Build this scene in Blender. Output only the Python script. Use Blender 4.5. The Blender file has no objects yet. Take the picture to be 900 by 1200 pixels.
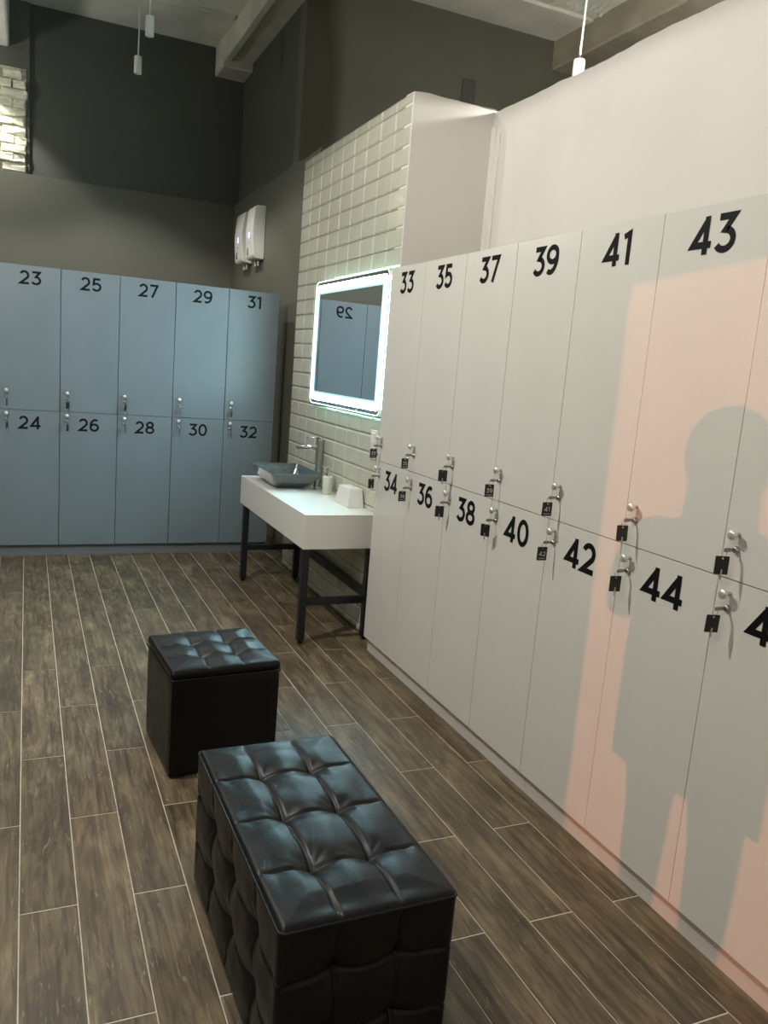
import bpy, bmesh, math, random
from mathutils import Vector, Matrix, noise

random.seed(7)
scene = bpy.context.scene
COL = scene.collection

# ------------------------------------------------------------------ camera
CAM_H = 1.5582
cam_d = bpy.data.cameras.new('camera')
cam_d.sensor_fit = 'VERTICAL'
cam_d.sensor_height = 36.0
cam_d.lens = 946.35 / 1200 * 36.0
cam_d.clip_start = 0.02
cam = bpy.data.objects.new('camera', cam_d)
COL.objects.link(cam)
_r = Vector((0.91423196, -0.39739097, 0.07912228))
_u = Vector((-0.00276714, 0.18914362, 0.98194553))
_f = Vector((0.40518176, 0.89794494, -0.17182151))
cam.matrix_world = Matrix(((_r.x, _u.x, -_f.x, 0), (_r.y, _u.y, -_f.y, 0), (_r.z, _u.z, -_f.z, CAM_H), (0, 0, 0, 1)))
scene.camera = cam

# ------------------------------------------------------------------ world, sun, exposure
world = bpy.data.worlds.new('world')
scene.world = world
world.use_nodes = True
world.node_tree.nodes['Background'].inputs[0].default_value = (0.55, 0.6, 0.75, 1)
world.node_tree.nodes['Background'].inputs[1].default_value = 0.25
sun_d = bpy.data.lights.new('evening_sun', 'SUN')
sun_d.energy = 0.95
sun_d.angle = math.radians(0.2)
sun_d.color = (1.0, 0.31, 0.15)
sun = bpy.data.objects.new('evening_sun', sun_d)
COL.objects.link(sun)
SUN_DIR = Vector((1.0, 1.0, -0.08)).normalized()
sun.rotation_euler = SUN_DIR.to_track_quat('-Z', 'Y').to_euler()
sun.location = (-6, -6, 3)
vs = scene.view_settings
vs.view_transform = 'Standard'
vs.look = 'None'
vs.exposure = 0.31
vs.gamma = 1.0
vs.use_curve_mapping = False
scene.cycles.max_bounces = 10
scene.cycles.diffuse_bounces = 6
scene.cycles.glossy_bounces = 5
scene.cycles.caustics_reflective = False
scene.cycles.caustics_refractive = False
scene.cycles.sample_clamp_indirect = 4.0

LAMP_COL = (1.0, 0.955, 0.875)
# pendants: (x, y, z of the underside, watts)
PENDANTS_SEEN = [(0.835, 7.5, 3.81, 52), (0.81, 6.6, 3.81, 34)]
PENDANT_BEHIND_WALL = (2.665, 3.87, 3.118, 16)
PENDANTS_OVERHEAD = [(-0.65, 3.05, 3.50, 215), (0.10, 4.70, 3.62, 34), (0.10, 0.35, 3.62, 28)]
PENDANT_BY_PIER = (-0.42, 8.27, 4.02, 75)
# unseen frosted globes, added as fill to lift the ceiling: (x, y, z, watts)
FILL_GLOBES = [(-1.35, 7.9, 3.4, 38)]
FILL_BULKHEAD_WATTS = 80  # unseen bulkhead lamp, added as fill for the olive wall and right-hand ceiling
# unseen fill tubes, added on the left-hand wall to even out the lockers: (y0, y1, z, watts)
FILL_TUBES = [(-0.6, 0.9, 4.0, 80)]
LED_STRENGTH = 92.0
LED_COL = (0.52, 0.88, 1.0)

# ------------------------------------------------------------------ material helpers
def new_mat(name):
    m = bpy.data.materials.new(name)
    m.use_nodes = True
    nt = m.node_tree
    return m, nt, nt.nodes['Principled BSDF']

def node(nt, kind, **kw):
    n = nt.nodes.new(kind)
    for k, v in kw.items():
        setattr(n, k, v)
    return n

def ramp(nt, stops):
    n = nt.nodes.new('ShaderNodeValToRGB')
    el = n.color_ramp.elements
    while len(el) < len(stops):
        el.new(0.5)
    for e, (p, c) in zip(el, stops):
        e.position = p
        e.color = (*c, 1)
    return n

def simple(name, col, rough=0.5, metal=0.0, var=0.0, vscale=6.0, bump=0.0, bscale=120.0, coat=0.0, spec=0.5, detail=4.0):
    """principled surface with a little noise in colour and relief"""
    m, nt, b = new_mat(name)
    b.inputs['Base Color'].default_value = (*col, 1)
    b.inputs['Roughness'].default_value = rough
    b.inputs['Metallic'].default_value = metal
    b.inputs['Coat Weight'].default_value = coat
    b.inputs['Specular IOR Level'].default_value = spec
    tc = node(nt, 'ShaderNodeTexCoord')
    if var > 0:
        nz = node(nt, 'ShaderNodeTexNoise')
        nz.inputs['Scale'].default_value = vscale
        nz.inputs['Detail'].default_value = detail
        nt.links.new(tc.outputs['Object'], nz.inputs['Vector'])
        r = ramp(nt, [(0.3, tuple(c * (1 - var) for c in col)), (0.7, tuple(min(1, c * (1 + var)) for c in col))])
        nt.links.new(nz.outputs['Fac'], r.inputs['Fac'])
        nt.links.new(r.outputs['Color'], b.inputs['Base Color'])
    if bump > 0:
        nz2 = node(nt, 'ShaderNodeTexNoise')
        nz2.inputs['Scale'].default_value = bscale
        nz2.inputs['Detail'].default_value = 5
        nt.links.new(tc.outputs['Object'], nz2.inputs['Vector'])
        bp = node(nt, 'ShaderNodeBump')
        bp.inputs['Strength'].default_value = bump
        bp.inputs['Distance'].default_value = 0.004
        nt.links.new(nz2.outputs['Fac'], bp.inputs['Height'])
        nt.links.new(bp.outputs['Normal'], b.inputs['Normal'])
    return m

def wood_mat():
    m, nt, b = new_mat('wood_look_tile')
    L = nt.links.new
    tc = node(nt, 'ShaderNodeTexCoord')
    oi = node(nt, 'ShaderNodeObjectInfo')
    off = node(nt, 'ShaderNodeVectorMath', operation='SCALE')
    off.inputs[0].default_value = (37.0, 91.0, 13.0)
    L(oi.outputs['Random'], off.inputs['Scale'])
    add = node(nt, 'ShaderNodeVectorMath', operation='ADD')
    L(tc.outputs['Object'], add.inputs[0]); L(off.outputs['Vector'], add.inputs[1])
    def nz(scale, sc, detail, dist=0.0, rough=0.55):
        mp = node(nt, 'ShaderNodeMapping')
        mp.inputs['Scale'].default_value = sc
        L(add.outputs['Vector'], mp.inputs['Vector'])
        n = node(nt, 'ShaderNodeTexNoise')
        n.inputs['Scale'].default_value = scale
        n.inputs['Detail'].default_value = detail
        n.inputs['Distortion'].default_value = dist
        n.inputs['Roughness'].default_value = rough
        L(mp.outputs['Vector'], n.inputs['Vector'])
        return n
    blot = nz(1.0, (10.0, 3.6, 10), 3, 0.6)
    grain = nz(1.0, (60.0, 2.6, 60), 4, 0.7, 0.55)
    swirl = nz(1.0, (17.0, 2.6, 17), 2, 2.6)
    scr = nz(1.0, (46.0, 5.0, 46), 2, 3.0, 0.5)
    base = ramp(nt, [(0.26, (0.090, 0.067, 0.041)), (0.52, (0.142, 0.107, 0.066)), (0.78, (0.250, 0.196, 0.118))])
    L(blot.outputs['Fac'], base.inputs['Fac'])
    gr = ramp(nt, [(0.34, (0.50, 0.48, 0.46)), (0.5, (0.97, 0.97, 0.97)), (0.66, (1.32, 1.28, 1.20))])
    L(grain.outputs['Fac'], gr.inputs['Fac'])
    mul = node(nt, 'ShaderNodeMix', data_type='RGBA', blend_type='MULTIPLY')
    mul.inputs[0].default_value = 0.8
    L(base.outputs['Color'], mul.inputs[6]); L(gr.outputs['Color'], mul.inputs[7])
    sw = ramp(nt, [(0.42, (0.62, 0.59, 0.56)), (0.55, (1.08, 1.07, 1.05))])
    L(swirl.outputs['Fac'], sw.inputs['Fac'])
    mul2 = node(nt, 'ShaderNodeMix', data_type='RGBA', blend_type='MULTIPLY')
    mul2.inputs[0].default_value = 0.75
    L(mul.outputs[2], mul2.inputs[6]); L(sw.outputs['Color'], mul2.inputs[7])
    # light scratches of the print
    sc = ramp(nt, [(0.66, (0, 0, 0)), (0.70, (1, 1, 1))])
    L(scr.outputs['Fac'], sc.inputs['Fac'])
    mx = node(nt, 'ShaderNodeMix', data_type='RGBA', blend_type='MIX')
    mx.inputs[7].default_value = (0.34, 0.28, 0.19, 1)
    sm = node(nt, 'ShaderNodeMath', operation='MULTIPLY'); sm.inputs[1].default_value = 0.5
    L(sc.outputs['Color'], sm.inputs[0]); L(sm.outputs[0], mx.inputs[0])
    L(mul2.outputs[2], mx.inputs[6])
    # per-plank tone
    hs = node(nt, 'ShaderNodeHueSaturation')
    vr = node(nt, 'ShaderNodeMapRange')
    vr.inputs['To Min'].default_value = 0.82; vr.inputs['To Max'].default_value = 1.2
    L(oi.outputs['Random'], vr.inputs['Value']); L(vr.outputs[0], hs.inputs['Value'])
    L(mx.outputs[2], hs.inputs['Color'])
    L(hs.outputs['Color'], b.inputs['Base Color'])
    rr = node(nt, 'ShaderNodeMapRange')
    rr.inputs['To Min'].default_value = 0.30; rr.inputs['To Max'].default_value = 0.52
    L(grain.outputs['Fac'], rr.inputs['Value']); L(rr.outputs[0], b.inputs['Roughness'])
    bp = node(nt, 'ShaderNodeBump')
    bp.inputs['Strength'].default_value = 0.18; bp.inputs['Distance'].default_value = 0.002
    L(grain.outputs['Fac'], bp.inputs['Height']); L(bp.outputs['Normal'], b.inputs['Normal'])
    return m

def leather_mat():
    m, nt, b = new_mat('black_leather')
    L = nt.links.new
    tc = node(nt, 'ShaderNodeTexCoord')
    v = node(nt, 'ShaderNodeTexVoronoi'); v.inputs['Scale'].default_value = 420
    L(tc.outputs['Object'], v.inputs['Vector'])
    n = node(nt, 'ShaderNodeTexNoise'); n.inputs['Scale'].default_value = 22; n.inputs['Detail'].default_value = 5
    L(tc.outputs['Object'], n.inputs['Vector'])
    ad = node(nt, 'ShaderNodeMath', operation='MULTIPLY_ADD'); ad.inputs[1].default_value = 0.22
    L(v.outputs['Distance'], ad.inputs[0]); L(n.outputs['Fac'], ad.inputs[2])
    bp = node(nt, 'ShaderNodeBump'); bp.inputs['Strength'].default_value = 0.30; bp.inputs['Distance'].default_value = 0.003
    L(ad.outputs[0], bp.inputs['Height']); L(bp.outputs['Normal'], b.inputs['Normal'])
    rr = node(nt, 'ShaderNodeMapRange'); rr.inputs['To Min'].default_value = 0.30; rr.inputs['To Max'].default_value = 0.48
    L(n.outputs['Fac'], rr.inputs['Value']); L(rr.outputs[0], b.inputs['Roughness'])
    b.inputs['Base Color'].default_value = (0.0030, 0.0032, 0.0036, 1)
    b.inputs['Specular IOR Level'].default_value = 0.33
    return m

def emit_mat(name, col, strength):
    m, nt, b = new_mat(name)
    b.inputs['Base Color'].default_value = (*col, 1)
    b.inputs['Emission Color'].default_value = (*col, 1)
    b.inputs['Emission Strength'].default_value = strength
    return m

def basin_mat():
    m, nt, b = new_mat('silver_leaf_glass')
    L = nt.links.new
    tc = node(nt, 'ShaderNodeTexCoord')
    n = node(nt, 'ShaderNodeTexNoise'); n.inputs['Scale'].default_value = 110; n.inputs['Detail'].default_value = 4
    n.inputs['Distortion'].default_value = 1.5
    L(tc.outputs['Object'], n.inputs['Vector'])
    r = ramp(nt, [(0.36, (0.06, 0.078, 0.082)), (0.5, (0.095, 0.118, 0.122)), (0.66, (0.15, 0.175, 0.178))])
    L(n.outputs['Fac'], r.inputs['Fac']); L(r.outputs['Color'], b.inputs['Base Color'])
    b.inputs['Roughness'].default_value = 0.14
    b.inputs['Metallic'].default_value = 0.6
    b.inputs['Coat Weight'].default_value = 1.0
    b.inputs['Coat Roughness'].default_value = 0.03
    return m

M = {}
M['wood'] = wood_mat()
M['grout'] = simple('floor_grout', (0.62, 0.57, 0.46), 0.85, var=0.15, vscale=30)
M['leather'] = leather_mat()
M['loc_white'] = simple('white_laminate', (0.65, 0.637, 0.59), 0.20, var=0.02, vscale=3, bump=0.02, bscale=60)
M['loc_white_body'] = simple('shaded_white_board', (0.30, 0.28, 0.25), 0.7)  # white carcass toned down, so the shade in the door seams is in its colour
M['loc_grey'] = simple('blue_grey_laminate', (0.160, 0.190, 0.213), 0.36, var=0.05, vscale=2.5, bump=0.03, bscale=300)
M['loc_grey_body'] = simple('dark_grey_board', (0.10, 0.108, 0.115), 0.6)
M['plinth_grey'] = simple('grey_plinth_board', (0.15, 0.16, 0.17), 0.45)
M['plinth_white'] = simple('white_plinth_board', (0.60, 0.565, 0.52), 0.35)
M['black_vinyl'] = simple('black_vinyl', (0.006, 0.006, 0.007), 0.55, spec=0.12)
M['chrome'] = simple('chrome', (0.72, 0.71, 0.69), 0.16, metal=1.0)
M['satin'] = simple('satin_nickel', (0.82, 0.81, 0.78), 0.30, metal=0.7)
M['steel'] = simple('brushed_steel', (0.55, 0.54, 0.52), 0.30, metal=1.0)
M['key_metal'] = simple('dull_key_metal', (0.30, 0.29, 0.27), 0.35, metal=1.0)
M['tag'] = simple('black_key_tag', (0.012, 0.012, 0.013), 0.4)
M['tag_print'] = simple('pale_tag_print', (0.62, 0.62, 0.60), 0.6)
M['tile'] = simple('glazed_cream_tile', (0.51, 0.505, 0.425), 0.10, var=0.04, vscale=9, bump=0.03, bscale=14, coat=0.4)
M['tile_grout'] = simple('tile_grout', (0.20, 0.20, 0.165), 0.9, var=0.15, vscale=20)
M['white_wall'] = simple('white_plaster', (0.68, 0.655, 0.615), 0.75, var=0.03, vscale=2.0, bump=0.05, bscale=40)
M['olive_wall'] = simple('olive_grey_paint', (0.112, 0.117, 0.092), 0.6, var=0.05, vscale=2.0, bump=0.05, bscale=60)
M['dark_wall'] = simple('charcoal_paint', (0.076, 0.079, 0.068), 0.65, var=0.06, vscale=2.0, bump=0.06, bscale=50)
M['brown_wall'] = simple('dark_olive_paint', (0.118, 0.117, 0.090), 0.65, var=0.06, vscale=1.5, bump=0.06, bscale=50)
M['pier'] = simple('grey_green_plaster', (0.12, 0.12, 0.10), 0.75, var=0.12, vscale=4, bump=0.15, bscale=30)
M['limewash'] = simple('limewashed_brick', (0.72, 0.70, 0.56), 0.85, var=0.16, vscale=14, bump=0.9, bscale=45)
M['lime_mortar'] = simple('limewashed_mortar', (0.56, 0.54, 0.43), 0.9, var=0.25, vscale=30, bump=0.8, bscale=60)
M['ceiling'] = simple('grey_concrete_ceiling', (0.68, 0.68, 0.60), 0.8, var=0.14, vscale=2.6, bump=0.35, bscale=12)
M['beam'] = simple('grey_plastered_beam', (0.60, 0.60, 0.52), 0.8, var=0.14, vscale=3.0, bump=0.3, bscale=16)
M['beam_dull'] = simple('dull_plastered_beam', (0.32, 0.295, 0.225), 0.85, var=0.2, vscale=3.0, bump=0.4, bscale=14)
M['beam_white'] = simple('white_limewashed_beam', (0.72, 0.71, 0.64), 0.8, var=0.1, vscale=6, bump=0.3, bscale=30)
M['pend_white'] = simple('white_powder_coat', (0.80, 0.79, 0.75), 0.4)
M['cord_white'] = simple('white_cord', (0.72, 0.71, 0.68), 0.6)
M['slab_white'] = simple('white_solid_surface', (0.76, 0.74, 0.70), 0.22, var=0.015, vscale=5)
M['black_metal'] = simple('matt_black_metal', (0.010, 0.011, 0.013), 0.42)
M['basin'] = basin_mat()
M['ceramic'] = simple('grey_ceramic', (0.55, 0.54, 0.47), 0.3, var=0.05, vscale=20)
M['white_plastic'] = simple('white_plastic', (0.74, 0.73, 0.70), 0.35)
M['cream_plastic'] = simple('off_white_plastic', (0.62, 0.61, 0.56), 0.4)
M['display'] = emit_mat('blue_display', (0.42, 0.48, 0.95), 1.3)
M['led'] = emit_mat('led_band', LED_COL, LED_STRENGTH)
M['led_back'] = emit_mat('led_backlight', (0.55, 1.0, 0.82), 11.0)
M['mirror'] = simple('mirror_silver', (0.88, 0.94, 0.96), 0.005, metal=1.0)
M['mirror_edge'] = simple('mirror_glass_edge', (0.55, 0.68, 0.66), 0.15)
M['lamp_inner'] = simple('pendant_reflector', (0.25, 0.25, 0.25), 0.3, metal=0.8)
M['baseboard'] = simple('brown_baseboard', (0.07, 0.052, 0.038), 0.4, var=0.3, vscale=20)
M['skin'] = simple('skin', (0.55, 0.36, 0.27), 0.5)
M['coat'] = simple('dark_wool_coat', (0.05, 0.05, 0.06), 0.9, var=0.2, vscale=60)
M['hair'] = simple('brown_hair', (0.05, 0.03, 0.02), 0.5)
M['trousers'] = simple('dark_trousers', (0.03, 0.035, 0.05), 0.8)

# ------------------------------------------------------------------ object helpers
def mesh_from(bm, name, mat, smooth=False):
    me = bpy.data.meshes.new(name)
    bm.normal_update()
    bm.to_mesh(me)
    bm.free()
    if mat is not None:
        me.materials.append(mat)
    if smooth:
        for p in me.polygons:
            p.use_smooth = True
    return me

def obj(name, data, parent=None, loc=(0, 0, 0), rot=(0, 0, 0)):
    o = bpy.data.objects.new(name, data)
    COL.objects.link(o)
    o.parent = parent
    o.location = loc
    o.rotation_euler = rot
    return o

def part(name, bm, mat, parent=None, smooth=False, loc=(0, 0, 0), rot=(0, 0, 0)):
    return obj(name, mesh_from(bm, name, mat, smooth), parent, loc, rot)

def tag(o, label, cat, group=None):
    o['label'] = label
    o['category'] = cat
    if group:
        o['group'] = group
    return o

def thing(name, label, cat, loc=(0, 0, 0), rotz=0.0, group=None):
    o = obj(name, None, None, loc, (0, 0, rotz))
    o.empty_display_size = 0.05
    return tag(o, label, cat, group)

def struct(name, bm, mat, label=None, smooth=False):
    o = part(name, bm, mat, None, smooth)
    o['kind'] = 'structure'
    if label:
        o['label'] = label
    return o

def box(bm, x0, x1, y0, y1, z0, z1, bevel=0.0, seg=1):
    vs_ = [bm.verts.new(p) for p in ((x0, y0, z0), (x1, y0, z0), (x1, y1, z0), (x0, y1, z0),
                                     (x0, y0, z1), (x1, y0, z1), (x1, y1, z1), (x0, y1, z1))]
    fs = [bm.faces.new([vs_[i] for i in f]) for f in ((0, 3, 2, 1), (4, 5, 6, 7), (0, 1, 5, 4), (1, 2, 6, 5), (2, 3, 7, 6), (3, 0, 4, 7))]
    if bevel > 0:
        es = list({e for f in fs for e in f.edges})
        bmesh.ops.bevel(bm, geom=es, offset=bevel, segments=seg, affect='EDGES', profile=0.5)
    return bm

def bx(*a, **k):
    return box(bmesh.new(), *a, **k)

def lathe(bm, prof, n=20, axis='Z', center=(0, 0, 0), cap=True):
    """prof: (radius, height) pairs"""
    rings = []
    cx, cy, cz = center
    for r, h in prof:
        ring = []
        for i in range(n):
            a = 2 * math.pi * i / n
            u, v = r * math.cos(a), r * math.sin(a)
            p = {'Z': (cx + u, cy + v, cz + h), 'Y': (cx + u, cy + h, cz - v), 'X': (cx + h, cy + u, cz + v)}[axis]
            ring.append(bm.verts.new(p))
        rings.append(ring)
    for a, b in zip(rings, rings[1:]):
        for i in range(n):
            j = (i + 1) % n
            bm.faces.new((a[i], a[j], b[j], b[i]))
    if cap:
        bm.faces.new(list(reversed(rings[0])))
        bm.faces.new(rings[-1])
    return bm

def tube(bm, pts, r, n=8, closed=False):
    pts = [Vector(p) for p in pts]
    rs = r if isinstance(r, (list, tuple)) else [r] * len(pts)
    rings = []
    up = Vector((0, 0, 1))
    prev = None
    for i, p in enumerate(pts):
        a = pts[i - 1] if (i > 0 or closed) else p
        b = pts[(i + 1) % len(pts)] if (i < len(pts) - 1 or closed) else p
        t = (b - a).normalized()
        if prev is None:
            ref = up if abs(t.z) < 0.9 else Vector((1, 0, 0))
            nrm = t.cross(ref).normalized()
        else:
            nrm = (prev - t * prev.dot(t)).normalized()
        prev = nrm
        bi = t.cross(nrm)
        rings.append([bm.verts.new(p + (nrm * math.cos(2 * math.pi * k / n) + bi * math.sin(2 * math.pi * k / n)) * rs[i]) for k in range(n)])
    prs = list(zip(rings, rings[1:])) + ([(rings[-1], rings[0])] if closed else [])
    for a, b in prs:
        for k in range(n):
            j = (k + 1) % n
            bm.faces.new((a[k], a[j], b[j], b[k]))
    if not closed:
        bm.faces.new(list(reversed(rings[0])))
        bm.faces.new(rings[-1])
    return bm

def rough_wall(bm, p0, p1, z0, z1, thick, side, amp=0.012, step=0.04, seed=0, amp2=0.0):
    """upright slab from p0 to p1 (its visible face), with an uneven top edge; side = unit vector away from the face"""
    p0, p1, side = Vector((*p0, 0)), Vector((*p1, 0)), Vector((*side, 0))
    n = max(2, int((p1 - p0).length / step))
    rows = []
    for i in range(n + 1):
        p = p0.lerp(p1, i / n)
        h = z1 + amp * noise.noise((i * step * 2.2 + seed * 17.3, seed, 0.3)) + 0.55 * amp * noise.noise((i * step * 11 + seed * 5.1, 4.2, seed)) \
            + amp2 * noise.noise((i * step * 0.9 + seed, 1.7, 2.2))
        q = p + side * thick
        rows.append([bm.verts.new((p.x, p.y, z0)), bm.verts.new((p.x, p.y, h)), bm.verts.new((q.x, q.y, h + 0.004)), bm.verts.new((q.x, q.y, z0))])
    for a, b in zip(rows, rows[1:]):
        for k in range(4):
            j = (k + 1) % 4
            bm.faces.new((a[k], a[j], b[j], b[k]))
    bm.faces.new(rows[0]); bm.faces.new(list(reversed(rows[-1])))
    bmesh.ops.recalc_face_normals(bm, faces=bm.faces)
    return bm

# ------------------------------------------------------------------ layout constants (metres)
XW, YW0, LW = 1.7355, 3.9896, 0.4       # white lockers: front plane, far end, unit width
YG, XG0 = 6.352, -0.1778                # grey lockers: front plane, left seam of number 23
ZT, ZM, ZB = 2.0838, 1.0797, 0.0846
TX = 1.84                               # tiled wall face
TY0, TY1 = 4.1305, 5.962
WX = 2.33                               # white wall behind the white lockers
DX = 1.94                               # side wall with the appliances
BY = 8.60                               # far wall
CEIL = 4.555
PW, PL, PX0, PY0 = 0.1526, 0.9205, -0.015, 2.197
LEFT_X, BACK_Y, RIGHT_X = -2.7, -1.6, 6.2

# ------------------------------------------------------------------ floor
floor = struct('floor', bx(LEFT_X - 0.15, RIGHT_X, BACK_Y - 1.2, BY + 0.2, -0.12, -0.0016), M['grout'], 'brown wood-look plank tile floor with pale grout')
pb = bmesh.new()
g = 0.0032
box(pb, -(PW - g) / 2, (PW - g) / 2, -(PL - 0.0052) / 2, (PL - 0.0052) / 2, -0.01, 0.0, bevel=0.0007)
plank_me = mesh_from(pb, 'plank', M['wood'])
far_planks = bmesh.new()
for k in range(-17, 41):
    x = PX0 + (k + 0.5) * PW
    for j in range(-6, 8):
        y = PY0 + (j + 0.5) * PL + (0.46 if k % 2 else 0.0)
        if x < LEFT_X or x > RIGHT_X - 0.2 or y > BY + 0.1 or y < BACK_Y - 0.5:
            continue
        if -0.85 < x < 1.92 and y > 0.2:
            obj('plank', plank_me, floor, (x, y, 0))
        else:
            box(far_planks, x - (PW - g) / 2, x + (PW - g) / 2, y - (PL - g) / 2, y + (PL - g) / 2, -0.01, 0.0)
fp = part('plank_field', far_planks, M['wood'], floor)
fp['kind'] = 'stuff'

# ------------------------------------------------------------------ walls and ceiling
b = bmesh.new()
rough_wall(b, (LEFT_X, BY), (DX, BY), 0, 3.088, 0.07, (0, 1), 0.008, seed=1, amp2=0.012)
struct('wall_far_lower', b, M['olive_wall'], 'olive grey lower wall above the grey lockers')
b = bmesh.new()
box(b, 0.018, DX + 0.25, BY + 0.07, BY + 0.2, 2.9, CEIL)
struct('wall_far_upper', b, M['dark_wall'], 'charcoal upper wall under the concrete ceiling')
pier = struct('wall_far_pier', bx(LEFT_X, 0.018, BY + 0.045, BY + 0.2, 2.9, CEIL), M['pier'], 'grey green pier with a patch of exposed limewashed brick')
# limewashed brick patch on the pier
patch = part('mortar_bed', bx(-0.75, -0.012, BY + 0.038, BY + 0.05, 3.08, 3.985), M['lime_mortar'], pier)
for r in range(11):
    z = 3.09 + r * 0.0795
    xx = 0.012 - (0.13 if r % 2 else 0.0) + random.uniform(-0.012, 0.012)
    first = True
    while xx > -0.75:
        w = random.uniform(0.22, 0.26)
        x0, x1 = xx - w, xx
        if first and r % 2:
            pass
        x1 = min(x1, 0.010 - random.uniform(0, 0.03) - (0.05 if r > 8 else 0))
        bb = bmesh.new()
        dz = random.uniform(-0.006, 0.004)
        box(bb, x0 + 0.006, x1 - 0.004, BY + 0.012 + random.uniform(-0.006, 0.014), BY + 0.045, z + 0.005, z + 0.072 + dz, bevel=0.008)
        bmesh.ops.subdivide_edges(bb, edges=bb.edges[:], cuts=2)
        for v in bb.verts:
            n3 = noise.noise_vector(v.co * 24.0)
            v.co += Vector((n3.x * 0.012, n3.y * 0.016, n3.z * 0.012))
        part('brick', bb, M['limewash'], pier)
        xx -= w + 0.006
        first = False
for r in range(11):      # ragged half-bricks closing the odd rows at the pier's edge
    if r % 2:
        z = 3.09 + r * 0.0795
        bb = bmesh.new()
        box(bb, -0.118, 0.006 - random.uniform(0, 0.03), BY + 0.012 + random.uniform(-0.004, 0.012), BY + 0.045, z + 0.006, z + 0.070, bevel=0.008)
        bmesh.ops.subdivide_edges(bb, edges=bb.edges[:], cuts=2)
        for v in bb.verts:
            n3 = noise.noise_vector(v.co * 24.0)
            v.co += Vector((n3.x * 0.012, n3.y * 0.016, n3.z * 0.012))
        part('brick', bb, M['limewash'], pier)

b = bmesh.new()
rough_wall(b, (DX, BY), (DX, TY1 - 0.05), 0, 3.10, 0.06, (1, 0), 0.016, seed=2)
struct('wall_side_lower', b, M['olive_wall'], 'olive grey side wall carrying two white appliances')
struct('wall_side_upper', bx(DX + 0.055, DX + 0.25, 6.802, BY + 0.1, 2.9, CEIL), M['dark_wall'], 'charcoal upper side wall')
olive = struct('wall_olive_upper', bx(DX + 0.055, RIGHT_X, 6.64, 6.80, 0, CEIL), M['brown_wall'], 'dark olive upper wall beyond the tiled partition')
part('conduit_box', bx(3.40, 3.53, 6.62, 6.645, 3.55, 4.07, bevel=0.01), M['dark_wall'], olive)
struct('baseboard_side', bx(DX - 0.012, DX, TY1, BY, 0, 0.085, bevel=0.002), M['baseboard'])

# tiled partition: core with a ragged plaster top, tiles in front
tile_wall = struct('wall_tiled', rough_wall(bmesh.new(), (TX + 0.012, TY1), (TX + 0.012, TY0), 0, 3.003, WX - TX, (1, 0), 0.004, seed=4), M['tile_grout'],
                   'partition faced with glossy cream metro tiles')
TW, TP = (TY1 - TY0) / 9, 0.1037
def tile_mesh(h):
    w, j, d, bv = TW - 0.0028, 0.0028, 0.012, 0.010
    hh = h - j
    bm = bmesh.new()
    outer = [(-w / 2, -hh / 2), (w / 2, -hh / 2), (w / 2, hh / 2), (-w / 2, hh / 2)]
    bvz = min(bv, hh * 0.3)
    inner = [(-w / 2 + bv, -hh / 2 + bvz), (w / 2 - bv, -hh / 2 + bvz), (w / 2 - bv, hh / 2 - bvz), (-w / 2 + bv, hh / 2 - bvz)]
    o0 = [bm.verts.new((d, y, z)) for y, z in outer]
    o1 = [bm.verts.new((d - 0.006, y, z)) for y, z in outer]
    o2 = [bm.verts.new((0, y, z)) for y, z in inner]
    for A, B in ((o0, o1), (o1, o2)):
        for i in range(4):
            jn = (i + 1) % 4
            bm.faces.new((A[i], A[jn], B[jn], B[i]))
    bm.faces.new(o2)
    bmesh.ops.recalc_face_normals(bm, faces=bm.faces)
    for f in bm.faces:
        if f.normal.x > 0.5:
            f.normal_flip()
    return mesh_from(bm, 'tile', M['tile'])
levels = [0.0] + [2.117 + TP * n for n in range(-20, 9)] + [3.002]
tmesh = {}
for z0, z1 in zip(levels, levels[1:]):
    key = round(z1 - z0, 4)
    if key not in tmesh:
        tmesh[key] = tile_mesh(z1 - z0)
    for c in range(9):
        t = obj('tile', tmesh[key], tile_wall, (TX + random.uniform(-0.0006, 0.0006), TY0 + (c + 0.5) * TW, (z0 + z1) / 2))
        t.rotation_euler = (0, random.uniform(-0.006, 0.006), random.uniform(-0.004, 0.004))

# white plaster return and the white wall behind the lockers
b = rough_wall(bmesh.new(), (TX + 0.004, TY0 - 0.004), (WX + 0.02, TY0 - 0.004), 0, 3.0, 0.10, (0, 1), 0.014, seed=6)
struct('wall_return', b, M['white_wall'], 'white plaster end of the tiled partition')
b = rough_wall(bmesh.new(), (WX, TY0 + 0.1), (WX, BACK_Y), 0, 2.985, 0.12, (1, 0), 0.012, seed=8, amp2=0.01)
struct('wall_white', b, M['white_wall'], 'white plaster wall rising behind the white lockers')
b = bmesh.new()
for i in range(2):   # peeling corner bead between return and wall
    box(b, WX - 0.006 - 0.002 * i, WX + 0.01, TY0 - 0.095 + 0.045 * i, TY0 - 0.0, 1.9, 2.86 + 0.05 * i, bevel=0.002)
struct('trim_corner', b, M['white_wall'])

# room shell outside the picture
struct('wall_left', bx(LEFT_X - 0.12, LEFT_X, BACK_Y - 0.15, BY + 0.2, 0, CEIL), M['olive_wall'])
DOOR_X0, DOOR_X1, DOOR_Z = -2.115, -0.85, 2.19
b = bmesh.new()
box(b, LEFT_X, DOOR_X0, BACK_Y - 0.15, BACK_Y, 0, CEIL)
box(b, DOOR_X1, RIGHT_X, BACK_Y - 0.15, BACK_Y, 0, CEIL)
box(b, DOOR_X0, DOOR_X1, BACK_Y - 0.15, BACK_Y, DOOR_Z, CEIL)
struct('wall_entrance', b, M['white_wall'], 'white wall with the open doorway behind the camera')
struct('wall_right', bx(RIGHT_X, RIGHT_X + 0.12, BACK_Y - 0.15, 6.8, 0, CEIL), M['brown_wall'])

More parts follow.
